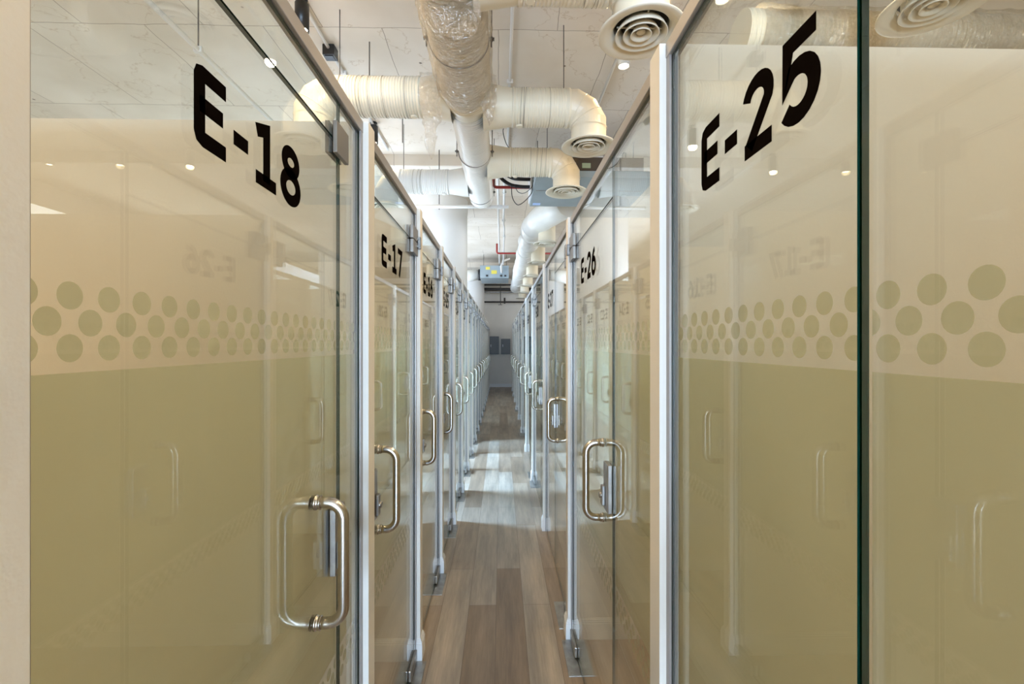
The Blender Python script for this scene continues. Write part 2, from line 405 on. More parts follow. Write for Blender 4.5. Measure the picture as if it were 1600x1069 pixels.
# ------------------------------------------------------------------ lettering
def arcpts(cx, cy, rx, ry, a0, a1, n=16):
    return [(cx+rx*math.cos(R(a0+(a1-a0)*i/n)), cy+ry*math.sin(R(a0+(a1-a0)*i/n))) for i in range(n+1)]
SW = .100    # half stroke, in cap heights
h = SW
GLY = {  # strokes in cap-height units: list of polylines, advance
 'E': ([[(.60, 1-h), (h+.07, 1-h), (h+.02, 1-h-.02), (h, 1-h-.07), (h, h+.07), (h+.02, h+.02), (h+.07, h), (.60, h)], [(h, .52), (.54, .52)]], .63),
 '-': ([[(.03, .42), (.37, .42)]], .42),
 '0': ([arcpts(.34, .5, .34-h, .5-h, 0, 360, 32)], .68),
 '1': ([[(.06, .80), (.34, 1-h), (.34, h)], [(.04, h), (.62, h)]], .66),
 '2': ([arcpts(.33, 1-h-.22, .25, .22, 165, -20, 14) + [(.14, h+.03)], [(.04, h), (.64, h)]], .70),
 '3': ([arcpts(.31, .74, .23, .175, 150, -85, 14), arcpts(.31, .30, .25, .215, 85, -150, 14)], .66),
 '4': ([[(.52, 0), (.52, 1-h), (.07, .30), (.68, .30)]], .72),
 '5': ([[(.60, 1-h), (.14, 1-h), (.12, .50)] + arcpts(.31, .345, .26, .26, 115, -145, 18)], .68),
 '6': ([[(.50, 1-h+.01), (.30, .82), (.13, .55), (h, .33)], arcpts(.345, .335, .26, .25, 0, 360, 28)], .70),
 '7': ([[(.05, 1-h), (.60, 1-h), (.26, 0)]], .66),
 '8': ([arcpts(.35, .74, .215, .175, 0, 360, 28), arcpts(.35, .305, .262, .222, 0, 360, 28)], .72),
 '9': ([[(.20, h-.01), (.40, .18), (.57, .45), (.70-h, .67)], arcpts(.355, .665, .26, .25, 0, 360, 28)], .70),
}
def lettering(txt, side, ya, yb, zb, hgt, xs, parent):
    """ya: where the text starts (its left edge as read), yb: where it ends"""
    b = MB(); x = 0; lines = []
    for ch in txt:
        st, adv = GLY[ch]
        for pl in st: lines.append([(px+x, py) for px, py in pl])
        x += adv + .10
    tot = x-.10
    k = (yb-ya)/tot
    kh = hgt
    def P(p): return Vector((xs, ya+p[0]*k, zb+p[1]*kh))
    lay = 0
    for pl in lines:
        n = len(pl)
        closed = (abs(pl[0][0]-pl[-1][0])+abs(pl[0][1]-pl[-1][1])) < 1e-6
        L = []; Rr = []
        for i in range(n):
            if closed:
                a = pl[(i-1) % (n-1)]; c = pl[(i+1) % (n-1)]
            else:
                a = pl[max(i-1, 0)]; c = pl[min(i+1, n-1)]
            p = pl[i]
            d1 = Vector((p[0]-a[0], p[1]-a[1])); d2 = Vector((c[0]-p[0], c[1]-p[1]))
            if d1.length < 1e-7: d1 = d2
            if d2.length < 1e-7: d2 = d1
            d1.normalize(); d2.normalize()
            t = (d1+d2); t.normalize()
            nrm = Vector((-t.y, t.x)); c_ = max(.5, nrm.dot(Vector((-d1.y, d1.x))))
            w_ = SW/c_
            L.append((p[0]+nrm.x*w_, p[1]+nrm.y*w_)); Rr.append((p[0]-nrm.x*w_, p[1]-nrm.y*w_))
        for i in range(n-1):
            b.quad([P(L[i]), P(L[i+1]), P(Rr[i+1]), P(Rr[i])])
    return b.build('room_number', M['letter'], parent)

# ------------------------------------------------------------------ glass fronts
DP = .0471; PH = {-1: .4571, 1: .432}
def film(b, s, gx, y0, y1, ht):
    x = gx + s*(ht+.0009)
    y0 += .003; y1 -= .003
    zs, ze = .77, 1.570
    b.quad([(x, y0, zs), (x, y1, zs), (x, y1, ze), (x, y0, ze)])
    rows = [(1.5955, .5), (1.6225, 0), (1.6500, .5), (.7445, .5), (.717, 0), (.690, .5)]
    for z, ph in rows:
        k = math.ceil((y0-.014-PH[s])/DP - ph)
        while True:
            yc = PH[s] + (k+ph)*DP
            if yc > y1+.014: break
            r = .0146
            pts = []
            for j in range(20):
                a = 2*PI*j/20
                pts.append((x, min(max(yc+r*math.cos(a), y0), y1), z+r*math.sin(a)))
            b.quad(pts); k += 1
def pane(name, s, gx, y0, y1, z0, z1, parent, ht=.004):
    b = MB(); b.box(gx-ht, gx+ht, y0, y1, z0, z1, 0, 1)
    return b.build(name, [M['glass'], M['edge']], parent)
def filmpart(s, gx, y0, y1, parent, ht=.004):
    b = MB(); film(b, s, gx, y0, y1, ht)
    return b.build('frosted_film', M['film'], parent)
HZ0, HZ1 = .945, 1.228
def handle(s, gx, y, parent):
    for inner in (0, 1):
        d = -s if not inner else s          # direction it sticks out
        x0 = gx + d*.0042; r = .0132; pr = .066; br = .040
        xo = x0 + d*pr
        pts = [(x0, y, HZ1), (x0+d*(pr-br), y, HZ1)]
        pts += arc((x0+d*(pr-br), y, HZ1-br), br, PI/2, 0, 8, (d, 0, 0), (0, 0, 1))[1:]
        pts += arc((x0+d*(pr-br), y, HZ0+br), br, 0, -PI/2, 8, (d, 0, 0), (0, 0, 1))
        pts += [(x0, y, HZ0)]
        b = MB(); b.sweep(pts, r, 16)
        for z in (HZ0, HZ1):
            b.sweep([(x0, y, z), (x0+d*.004, y, z), (x0+d*.0045, y, z), (x0+d*.012, y, z), (x0+d*.013, y, z), (x0+d*.014, y, z)],
                    [.0175, .0175, .0155, .0155, .0168, .0150], 16)
        b.build('pull_handle' if not inner else 'inner_pull_handle', M['steel'], parent)
def lock(s, gx, y, dirn, parent):
    """patch lock on the edge of the door, dirn: towards the free edge of the door"""
    b = MB()
    b.box(gx-.020, gx-.0042, y-.036, y+.036, 1.008, 1.178, bev=.003)
    b.box(gx+.0042, gx+.020, y-.036, y+.036, 1.008, 1.178, bev=.003)
    xx = gx - s*.020
    b.box(xx, xx - s*.012, y-dirn*.004, y-dirn*.030, 1.025, 1.095, bev=.003)
    b.sweep([(xx, y-dirn*.017, 1.06), (xx - s*.020, y-dirn*.017, 1.06)], .010, 16)
    b.build('lock', M['dull_steel'], parent)
def hinge(s, gx, yh, d, zt, parent, front):
    """yh: y of the post face, d: direction from post into the door"""
    b = MB()
    ya, yb = yh+d*.004, yh+d*.125
    for sg in (-1, 1):
        b.box(gx+sg*.0042, gx+sg*.021, ya, yb, zt-.066, zt-.002, bev=.002)
        b.box(gx+sg*.0042, gx+sg*.021, ya, yb, zt+.002, zt+.066, bev=.002)
    xo = gx - s*.022
    b.box(xo, xo - s*.014, yh, yh+d*.022, zt-.03, zt+.03, bev=.002)
    b.sweep([(xo - s*.002, yh+d*.024, zt+.018), (xo - s*.002, yh+d*.030, zt+.018)], .006, 10)
    b.sweep([(xo - s*.002, yh+d*.024, zt-.018), (xo - s*.002, yh+d*.030, zt-.018)], .006, 10)
    b.build('hinge', M['clamp'], parent)
    # pivot at the foot of the door, and its closer plate let into the floor
    b = MB()
    for sg in (-1, 1): b.box(gx+sg*.0042, gx+sg*.018, yh+d*.014, yh+d*.17, .012, .062, bev=.003)
    b.build('bottom_patch', M['dull_steel'], parent)
    b = MB(); b.box(gx-.064, gx+.064, yh+d*.014, yh+d*.285, 0, .004, bev=.001)
    for yy in (.035, .265):
        for xx in (-.05, .05): b.sweep([(gx+xx, yh+d*yy, .004), (gx+xx, yh+d*yy, .0052)], .005, 10)
    b.sweep([(gx, yh+d*.05, .004), (gx, yh+d*.05, .013)], .014, 16)
    b.build('floor_plate', M['dull_steel'], front)
ZD = CAMZ + .507
def sgx(side): return (-1, GL) if side == 'left' else (1, GR)
def add_door(t, side, y0, y1, hin, num, txt_y, hy, zt=ZD):
    s, gx = sgx(side)
    dr = pane('door', s, gx, y0, y1, .010, zt-.002, t)
    filmpart(s, gx, y0, y1, dr)
    handle(s, gx, hy, dr)
    if hin == 'far': hinge(s, gx, y1+.004, -1, zt, dr, t); ye, d = y0, -1
    else: hinge(s, gx, y0-.004, 1, zt, dr, t); ye, d = y1, 1
    lock(s, gx, ye-d*.036, d, dr)
    if txt_y: lettering(num, side, txt_y[0], txt_y[1], CAMZ+.287, .119, gx - s*.0048, dr)
def add_transom(t, side, y0, y1, zt=ZD):
    s, gx = sgx(side)
    pane('transom', s, gx, y0, y1, zt+.003, ZR-.002, t)
def add_sidelight(t, side, y0, y1, num=None, txt_y=None, clamp=None, zt=ZD, ht=.004):
    s, gx = sgx(side)
    sl = pane('sidelight', s, gx, y0, y1, .014, ZR-.002, t, ht)
    filmpart(s, gx, y0, y1, sl, ht)
    if num: lettering(num, side, txt_y[0], txt_y[1], CAMZ+.287, .119, gx - s*(ht+.0008), sl)
    if clamp is not None:
        b = MB()
        for sg in (-1, 1): b.box(gx+sg*.0042, gx+sg*.016, clamp-.050, clamp+.040, zt-.038, zt+.045, bev=.002)
        b.build('corner_clamp', M['clamp'], sl)
def add_front(side, y0, y1, label):
    s, gx = sgx(side)
    t = thing('glass_front', (gx, (y0+y1)/2, 0), label, 'glass front', side+' row of glass room fronts')
    b = MB(); b.box(gx-.014, gx+.014, y0, y1, ZR, ZT, bev=.002); b.build('head_rail', M['frame'], t)
    for ya, yb in ((y0, y0+.018), (y1-.018, y1)):
        b = MB()
        for sg in (-1, 1): b.box(gx+sg*.0070, gx+sg*.0125, ya, yb, .0, ZR)
        b.build('side_channel', M['frame'], t)
    return t
# left row
for i in range(len(LP)-1):
    y0, y1 = LP[i]+PT, LP[i+1]
    num = 18-i; N = f'E-{num}'
    if i == 0:
        t = add_front('left', y0, y1, 'glass front marked E-18 with large steel pull handle, closest in the left row')
        sy = 1.238; z18 = CAMZ+.535
        add_door(t, 'left', y0+.003, sy-.002, 'near', N, (.655, 1.000), 1.078, z18)
        add_transom(t, 'left', y0+.002, sy-.002, z18)
        add_sidelight(t, 'left', sy+.002, y1-.001, clamp=sy, zt=z18)
    else:
        t = add_front('left', y0, y1, f'narrow glass front marked E-{num}, {ORD[i]} in the left row counting from the camera')
        add_door(t, 'left', y0+.003, y1-.004, 'far', N, (y0+.185, y0+.525), y0+.135)
        add_transom(t, 'left', y0+.002, y1-.001)
# right row
for i in range(len(RP)-1):
    y0, y1 = RP[i]+PT, RP[i+1]
    num = 25+i; N = f'E-{num}'
    t = add_front('right', y0, y1, 'glass front with big E-25 and dark green glass edge, closest in the right row' if i == 0 else
                  f'glass front marked E-{num}, {ORD[i]} in the right row counting from the camera')
    if i % 2 == 1:      # door on the far side of the bay
        sy = y0+.468
        add_door(t, 'right', sy+.002, y1-.004, 'far', N, (sy+.62, sy+.28), sy+.145)
        add_transom(t, 'right', sy+.002, y1-.001)
        add_sidelight(t, 'right', y0+.001, sy-.002)
    else:
        sy = .480 if i == 0 else y0+.745
        ty = (.862, .535) if i == 0 else (sy+.45, sy+.11)
        add_door(t, 'right', y0+.004, sy-.002, 'near', N, None, sy-(.20 if i else .14))
        add_transom(t, 'right', y0+.002, sy-.002)
        add_sidelight(t, 'right', sy+.002, y1-.001, N, ty, ht=.006 if i == 0 else .004)

# ------------------------------------------------------------------ ducts
def Z(z): return CAMZ+z
def ridged(p0, p1, r, pitch=.022, amp=.0035, wob=.002, seg=36, seed=0):
    amp *= 1.6
    p0 = Vector(p0); p1 = Vector(p1); L = (p1-p0).length; n = max(4, int(L/pitch*5))
    pts = []; rad = []
    for i in range(n+1):
        t = i/n; q = (t*L/pitch) % 1
        pts.append(p0.lerp(p1, t))
        rad.append(r + (amp*(1+.6*noise.noise(Vector((int(t*L/pitch)*3.7, seed, 2)))) if q < .45 else 0) + wob*(noise.noise(Vector((t*L*4, seed, 0)))))
    return pts, rad
def band(p, axis, r, w_=.02, seg=36):
    p = Vector(p); a = Vector(axis)
    return MB().sweep([p-a*w_/2, p-a*w_/2, p+a*w_/2, p+a*w_/2], [r-.01, r, r, r-.01], seg)
DZ = 1.90
MX = -.262      # main duct axis
# main duct
t = thing('main_air_duct', (MX, 3, Z(DZ)), 'large round cream air duct running over the corridor, crumpled surface', 'air duct')
pts, rad = ridged((MX, .8, Z(DZ)), (MX, 3.42, Z(DZ)), .178, .03, .005, .010)
MB().sweep(pts, rad, 40).build('wide_section', M['duct'], t)
b = MB(); b.sweep([(MX, 3.42, Z(DZ)), (MX, 3.46, Z(DZ)), (MX, 3.62, Z(DZ))], [.180, .180, .150], 40); b.build('reducer', M['duct'], t)
pts, rad = ridged((MX, 3.62, Z(DZ)), (MX+.01, 5.85, Z(DZ)), .148, .035, .003, .008, seed=3)
MB().sweep(pts, rad, 40).build('narrow_section', M['duct_white'], t)
b = MB(); b.sweep([(MX+.01, 5.85, Z(DZ)), (MX+.01, 5.87, Z(DZ)), (MX+.01, 5.90, Z(DZ))], [.154, .154, .148], 40); b.build('end_cap', M['duct_white'], t)
HG = 'duct hangers'
def strap_hanger(y, x, r, label):
    t = thing('duct_hanger', (x, y, Z(DZ)), label, 'duct hanger', HG)
    b = MB()
    pts = [(x+(r+.006)*math.cos(a), y, Z(DZ)+(r+.006)*math.sin(a)) for a in [PI+PI*k/24 for k in range(25)]]
    for i in range(24):
        p, q = pts[i], pts[i+1]
        for yy in (0,):
            b.quad([(p[0], y-.010, p[2]), (q[0], y-.010, q[2]), (q[0], y+.010, q[2]), (p[0], y+.010, p[2])])
    sweep = MB().sweep(pts, .004, 8); sweep.build('strap', M['rod'], t)
    for sg in (-1, 1):
        xx = x+sg*(r+.022)
        MB().sweep([(xx, y, Z(DZ)-.05), (xx, y, CEIL)], .0045, 8).build('threaded_rod', M['rod'], t)
        b = MB(); b.box(xx-.018, xx+.018, y-.012, y+.012, Z(DZ)-.004, Z(DZ)+.004); b.sweep([(xx, y, Z(DZ)-.014), (xx, y, Z(DZ)+.014)], .009, 6)
        b.build('clamp_nut', M['rod'], t)
strap_hanger(2.84, MX, .180, 'strap and two rods holding the wide part of the main duct')
strap_hanger(4.50, MX, .152, 'strap and two rods holding the narrow part of the main duct')
strap_hanger(5.70, MX, .152, 'strap and two rods near the end of the main duct')

def duct_ring(b, c, ax, r, th, tilt=0.0, seg=36, mi=0):
    c = Vector(c); ax = Vector(ax).normalized()
    u = Vector((0, 0, 1)) if abs(ax.z) < .9 else Vector((0, 1, 0)); v = ax.cross(u).normalized(); u = v.cross(ax)
    pts = [c + (u*math.cos(a)+v*math.sin(a))*r + ax*tilt*math.cos(a+.6) for a in [2*PI*k/seg for k in range(seg+1)]]
    b.sweep(pts, th, 5, caps=False, mi=mi)
def branch(side, y, xd, label, r=.140, y_main=None, white=False):
    """horizontal branch from the main duct to a diffuser at xd, with a gored elbow"""
    s = 1 if xd > MX else -1
    mt = M['duct_white'] if white else M['duct']
    t = thing('branch_duct', (xd, y, Z(DZ)), label, 'air duct', 'branch ducts')
    ER = .17
    x0 = MX + s*.12; xc = MX+s*.36
    b = MB(); b.sweep([(x0, y, Z(DZ)), (xc, y, Z(DZ))], [r+.035, r], 36, caps=False); b.build('collar', mt, t)
    pts, rad = ridged((xc, y, Z(DZ)), (xd-s*ER, y, Z(DZ)), r, .021, .0035, .003, seed=y)
    rnd = random.Random(int(y*100)); b = MB(); Ls = abs(xd-s*ER-xc); b.sweep(pts, rad, 36, caps=False)
    for k in range(max(3, int(Ls/.10))):
        duct_ring(b, (xc+s*rnd.uniform(.04, max(.05, Ls-.04)), y, Z(DZ)), (1, 0, 0), r+.0065, .0016, rnd.uniform(-.012, .02), mi=1)
    b.build('straight_section', [mt, M['seam']], t)
    # elbow of flat gores
    g = 3; cx, cz = xd-s*ER, Z(DZ)-ER
    ap = [Vector((cx+s*ER*math.sin(a), y, cz+ER*math.cos(a))) for a in [R(90)*k/(2*g) for k in range(2*g+1)]]
    path = [ap[0]] + [ap[i]+(ap[i]-Vector((cx, y, cz))).normalized()*ER*(1/math.cos(R(90)/(2*g))-1) for i in range(1, 2*g, 2)] + [ap[-1]]
    # rings on the mitre planes, radii kept
    b = MB(); seg = 36; base = 0; rings = []
    for i, p in enumerate(path):
        a = 0 if i == 0 else (R(90) if i == len(path)-1 else R(90)*(2*i-1)/(2*g))
        T = Vector((s*math.cos(a), 0, -math.sin(a))); Nn = Vector((s*math.sin(a), 0, math.cos(a)))
        kk = 1 if i in (0, len(path)-1) else 1/math.cos(R(90)/(2*g))
        rings.append([tuple(p + Nn*math.cos(u)*r*kk + Vector((0, 1, 0))*math.sin(u)*r) for u in [2*PI*q/seg for q in range(seg)]])
    for ring in rings: b.v += ring
    for i in range(len(rings)-1):
        for q in range(seg):
            q2 = (q+1) % seg
            b.f.append((i*seg+q, i*seg+q2, (i+1)*seg+q2, (i+1)*seg+q)); b.mi.append(0); b.sm.append(False)
    for k in range(1, g):
        a = R(90)*k/g
        duct_ring(b, (cx+s*ER*math.sin(a), y, cz+ER*math.cos(a)), (s*math.cos(a), 0, -math.sin(a)), r*1.004, .0035)
    b.build('elbow', mt, t)
    b = MB(); b.sweep([(xd, y, cz), (xd, y, Z(1.625))], r, 36, caps=False)
    b.sweep([(xd, y, cz+.005), (xd, y, cz-.005)], r+.006, 36, caps=False); b.build('drop', mt, t)
    for k, xx in enumerate((xc, xd-s*ER)):
        band((xx, y, Z(DZ)), (1, 0, 0), r+.008, .022).build('joint_band', mt, t)
    b = MB(); b.sweep([(xc+s*.05, y-.0, Z(DZ)-r-.004), (xc+s*.05, y, Z(DZ)-r-.016)], [.03, .022], 16); b.build('damper_knob', mt, t)
    # rod
    MB().sweep([(xd-s*(ER+.03), y, Z(DZ)+r-.01), (xd-s*(ER+.03), y, CEIL)], .004, 8).build('hanger_rod', M['rod'], t)
    return t

def make_diffuser(loc, label):
    t = thing('round_diffuser', loc, label, 'air diffuser', 'round ceiling diffusers')
    x, y, z = loc
    b = MB(); prof = [(.138, .03), (.140, .012), (.170, .006), (.205, -.004), (.217, -.012), (.217, -.016), (.208, -.020), (.180, -.014), (.155, -.004), (.142, .004), (.138, .03)]
    b.lathe(prof, loc, 56); b.build('outer_cone', M['diffuser'], t)
    for r0 in (.132, .092, .054):
        b = MB(); b.lathe([(r0-.030, .030), (r0-.012, .004), (r0, -.022), (r0-.004, -.024), (r0-.018, 0), (r0-.034, .028)], loc, 48, close=True)
        b.build('cone_ring', M['diffuser'], t)
    b = MB(); b.lathe([(.001, -.004), (.022, -.006), (.024, -.012), (.018, .004), (.001, .006)], loc, 24); b.build('centre_button', M['diffuser'], t)
    b = MB()
    b.box(x-.125, x+.125, y-.003, y+.003, z+.012, z+.018); b.box(x-.003, x+.003, y-.125, y+.125, z+.012, z+.018)
    b.build('support_bars', M['diffuser'], t)
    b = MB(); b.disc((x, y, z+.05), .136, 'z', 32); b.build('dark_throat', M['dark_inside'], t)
    return t
branch('left', 3.53, -1.44, 'cream branch duct crossing left from the main duct, closer of the two')
branch('left', 5.36, -1.34, 'cream branch duct crossing left beside the column, farther of the two', .133, white=True)
branch('right', 2.32, .718, 'cream branch duct to the closest diffuser on the right, mostly above the frame')
branch('right', 3.66, .705, 'cream branch duct crossing right with shiny collar')
branch('right', 4.76, .683, 'cream branch duct crossing right in front of the grey air unit')
D0 = make_diffuser((.718, 2.32, Z(1.607)), 'large round cream diffuser at the top, closest to the camera')
def dif(loc, label):
    c = copy_tree(D0, loc); c['label'] = label; return c
dif((.705, 3.66, Z(1.607)), 'round cream diffuser under the middle right branch duct')
dif((.683, 4.76, Z(1.607)), 'round cream diffuser below the grey air unit')
dif((-1.44, 3.53, Z(1.607)), 'round diffuser behind the glass above the E-17 room')
dif((-1.34, 5.36, Z(1.607)), 'round diffuser behind the left glass, beside the column')
dif((2.04, 2.10, Z(1.607)), 'round diffuser behind the right glass in the top corner')

# short boot of the corner diffuser, and the wrapped duct behind the right glass
t = thing('branch_duct', (2.04, 2.10, Z(DZ)), 'cream elbow duct feeding the diffuser in the top right corner', 'air duct', 'branch ducts')
b = MB(); pp = [(1.60, 2.42, Z(2.02)), (1.78, 2.29, Z(2.0))] + [(1.78+.26*math.sin(R(a)), 2.29-.19*math.sin(R(a)), Z(1.80)+.20*math.cos(R(a))) for a in range(15, 91, 15)] + [(2.04, 2.10, Z(1.62))]
b.sweep(pp, .12, 32, caps=True); b.build('elbow', M['duct'], t)
band(pp[1], (Vector(pp[1])-Vector(pp[0])).normalized(), .130, .03).build('joint_band', M['duct'], t)
t = thing('flexible_duct', (2.6, 2.78, Z(1.9)), 'wrinkled flexible duct behind the right glass, wrapped in shiny plastic', 'air duct')
pts, rad = ridged((1.47, 2.78, Z(1.9)), (4.6, 2.78, Z(1.88)), .135, .028, .007, .012, seed=9)
MB().sweep(pts, rad, 36).build('hose', M['duct'], t)

def crumple(path_fn, r, amp, nl, seg, parent, seed, a0=0, a1=360):
    b = MB(); 
    for i in range(nl+1):
        t_ = i/nl; c, ax = path_fn(t_)
        for k in range(seg+1):
            a = R(a0+(a1-a0)*k/seg)
            p = Vector((math.cos(a), 0, math.sin(a))) if ax == 'y' else Vector((0, math.cos(a), math.sin(a)))
            q = Vector(c)+p*r
            nz = noise.noise(q*9+Vector((seed, 0, 0)))*.6+noise.noise(q*23+Vector((0, seed, 0)))*.4
            b.v.append(tuple(Vector(c)+p*(r+amp*.3+amp*max(-.2, nz))))
    for i in range(nl):
        for k in range(seg):
            a = i*(seg+1)+k; b.f.append((a, a+1, a+seg+2, a+seg+1)); b.mi.append(0); b.sm.append(False)
    return b.build('plastic_layer', M['wrap'], parent)
t = thing('plastic_wrapping', (MX, 2.6, Z(DZ)), 'clear crumpled plastic sheeting wrapped around the main duct', 'plastic sheeting')
crumple(lambda q: ((MX, 1.3+2.05*q, Z(DZ)), 'y'), .192, .035, 90, 72, t, 1)
def drape(p0, wd, hgt, seed, parent, ax=(1, 0, 0), bulge=.05):
    b = MB(); nx, nz = 22, 34; A = Vector(ax)
    for j in range(nz+1):
        v = j/nz
        for i in range(nx+1):
            u = i/nx-.5
            taper = 1-.65*v*v
            p = Vector(p0)+A*(u*wd*taper)+Vector((0, 0, -hgt*v*(1-.25*abs(u))))
            d = Vector((0, 1, 0)) if abs(A.x) > .5 else Vector((1, 0, 0))
            p += d*(bulge*noise.noise(p*13+Vector((seed, seed, 0))) + .02*noise.noise(p*40)) + A*.025*noise.noise(p*11+Vector((0, 0, seed)))
            b.v.append(tuple(p))
    for j in range(nz):
        for i in range(nx):
            a = j*(nx+1)+i; b.f.append((a, a+1, a+nx+2, a+nx+1)); b.mi.append(0); b.sm.append(False)
    return b.build('loose_flap', M['wrap'], parent)
drape((MX-.24, 3.28, Z(DZ)+.04), .17, .62, 4, t)
drape((MX+.03, 2.30, Z(DZ)-.18), .25, .20, 6, t, bulge=.09)
drape((MX+.17, 3.30, Z(DZ)+.05), .12, .38, 8, t)
t = thing('plastic_wrapping', (2.6, 2.78, Z(1.9)), 'shiny plastic sheeting around the flexible duct behind the right glass', 'plastic sheeting')
crumple(lambda q: ((1.55+3.0*q, 2.78, Z(1.9)), 'x'), .150, .03, 90, 56, t, 12)

# second main duct, from the grey air unit to the far end on the right
t = thing('main_air_duct', (.52, 10, Z(1.95)), 'long white air duct running to the far end on the right', 'air duct')
pts = [(.95, 6.5, Z(2.02)), (.80, 6.8, Z(2.0)), (.63, 7.1, Z(1.96)), (.53, 7.5, Z(1.94))]
MB().sweep(pts, [.20, .20, .20, .19], 36).build('curved_start', M['duct_white'], t)
pts, rad = ridged((.53, 7.5, Z(1.94)), (.50, 15.8, Z(1.94)), .170, .09, .007, .035, seed=5)
MB().sweep(pts, rad, 32).build('straight_run', M['duct_white'], t)
for k in range(6):
    yy = 7.9+1.5*k
    band((.52, yy, Z(1.94)), (0, 1, 0), .188, .03, 32).build('joint_band', M['duct_white'], t)
for k in range(6):
    y = 7.25+1.72*k
    b = MB(); b.sweep([(.73, y, Z(1.93)), (.73, y, Z(1.63))], .138, 28, caps=False); b.sweep([(.56, y, Z(1.90)), (.73, y, Z(1.90))], .12, 24)
    b.build('drop_boot', M['duct'], t)
    dif((.73, y, Z(1.607)), f'round diffuser under the long white duct, {ORD[k]} from the grey air unit')

# ------------------------------------------------------------------ air units
t = thing('air_handling_unit', (1.0, 5.6, Z(1.86)), 'flat blue grey air unit hung above the right row', 'air unit')
b = MB(); b.box(.385, 1.75, 5.06, 6.15, Z(1.86), Z(1.935), bev=.006); b.box(.39, 1.745, 5.70, 6.145, Z(1.90), Z(2.22), bev=.006)
b.box(.42, 1.70, 5.50, 5.512, Z(1.856), Z(1.86), mi=1); b.box(.62, .63, 5.10, 5.5, Z(1.856), Z(1.86), mi=1); b.build('casing', [M['unit'], M['dull_steel']], t)
b = MB(); b.box(.365, .384, 5.70, 6.1, Z(1.88), Z(2.20), bev=.002); b.build('side_panel', M['white'], t)
b = MB(); b.box(.42, .52, 6.00, 6.08, Z(1.857), Z(1.86)); b.build('sticker', M['blue_label'], t)
for xx, yy in ((.46, 5.75), (.46, 6.1), (1.68, 5.75), (1.68, 6.1)):
    MB().sweep([(xx, yy, Z(2.2)), (xx, yy, CEIL)], .005, 8).build('hanger_rod', M['rod'], t)
t = thing('brown_bulkhead', (1.1, 5.3, Z(1.94)), 'dark brown box panel resting on the grey air unit, with pale green vent', 'box panel')
b = MB(); b.box(.76, 1.60, 5.07, 5.6, Z(1.937), Z(2.09), bev=.004); b.build('panel', M['brown'], t)
b = MB(); b.box(.905, 1.00, 5.06, 5.07, Z(1.965), Z(2.02)); b.build('vent', M['vent_green'], t)
# far unit
t = thing('air_handling_unit', (-.2, 14.2, Z(2.1)), 'grey air unit with yellow stickers hanging at the far end of the corridor', 'air unit')
b = MB(); b.box(-.60, .22, 13.0, 14.2, Z(1.88), Z(2.24), bev=.006); b.build('casing', M['unit'], t)
b = MB(); b.box(-.44, -.32, 12.992, 13.0, Z(2.12), Z(2.20)); b.box(-.28, -.12, 12.992, 13.0, Z(2.00), Z(2.10)); b.build('yellow_sticker', M['yellow'], t)
b = MB(); b.sweep([(-.60, 13.6, Z(2.06)), (-.68, 13.6, Z(2.06))], .17, 28); b.build('dark_port', M['black'], t)
b = MB(); b.sweep([(-.68, 13.6, Z(2.06)), (-.90, 13.6, Z(2.04)), (-1.3, 13.7, Z(2.0))], [.15, .17, .2], 28); b.build('outlet_cone', M['duct_white'], t)
b = MB()
for xx in (-.40, .0, .12): b.box(xx-.03, xx+.03, 12.97, 13.0, Z(1.92), Z(1.97), bev=.003)
b.build('port_fittings', M['black'], t)
b = MB(); b.sweep([(.02, 12.95, Z(2.02)), (.0, 12.9, Z(2.2)), (.06, 12.9, Z(2.35)), (.25, 12.9, Z(2.42))], .03, 12); b.build('insulated_pipe', M['conduit'], t)
for xx in (-.5, .15):
    MB().sweep([(xx, 13.1, Z(2.2)), (xx, 13.1, CEIL)], .006, 8).build('hanger_rod', M['rod'], t)

# ------------------------------------------------------------------ pipes, conduits, cables
def pipe(name, pts, r, m, label, cat, grp=None, seg=12, clamps=()):
    # round the corners
    P = [Vector(p) for p in pts]; out = [P[0]]
    for i in range(1, len(P)-1):
        a, c, d = P[i-1], P[i], P[i+1]; q = min(r*2.2, (c-a).length*.4, (d-c).length*.4)
        s0 = c+(a-c).normalized()*q; s1 = c+(d-c).normalized()*q
        for k in range(5):
            u = k/4; out.append(s0*(1-u)**2+c*2*u*(1-u)+s1*u*u)
    out.append(P[-1])
    o = MB().sweep(out, r, seg)
    L = P[0]
    if not clamps:
        ob = o.build(name, m, None, L); tag(ob, label, cat, grp, 'thing'); return ob
    t = thing(name, L, label, cat, grp); o.build('tube', m, t)
    for c in clamps:
        c = Vector(c); b = MB(); b.box(c.x-.03, c.x+.03, c.y-.012, c.y+.012, c.z-r*1.2, c.z+r*1.2, bev=.003); b.build('clamp', m, t)
    return t
CZ = CEIL-.03
GP = 'conduits under the ceiling'
pipe('conduit', [(.085, .8, CZ), (.085, 6.15, CZ)], .014, M['conduit'], 'white conduit running straight along the ceiling right of the main duct', 'conduit', GP, clamps=[(.085, y, CZ) for y in (1.5, 3.0, 4.4)])
pipe('conduit', [(-1.48, .6, CZ), (-1.48, 6.0, CZ)], .014, M['conduit'], 'white conduit carrying the black spotlights on the left', 'conduit', GP, clamps=[(-1.48, y, CZ) for y in (2.5, 4.3)])
pipe('conduit', [(1.03, 1.2, CZ), (1.03, 6.0, CZ)], .014, M['conduit'], 'white conduit leading back from the right spotlight', 'conduit', GP, clamps=[(1.03, y, CZ) for y in (2.7, 4.9)])
t = pipe('conduit', [(-2.16, .5, Z(2.10)), (-2.16, 6.2, Z(2.10))], .018, M['conduit'], 'white pipe hung on rods behind the E-18 glass', 'conduit', GP, clamps=[(-2.16, 3.30, Z(2.1))])
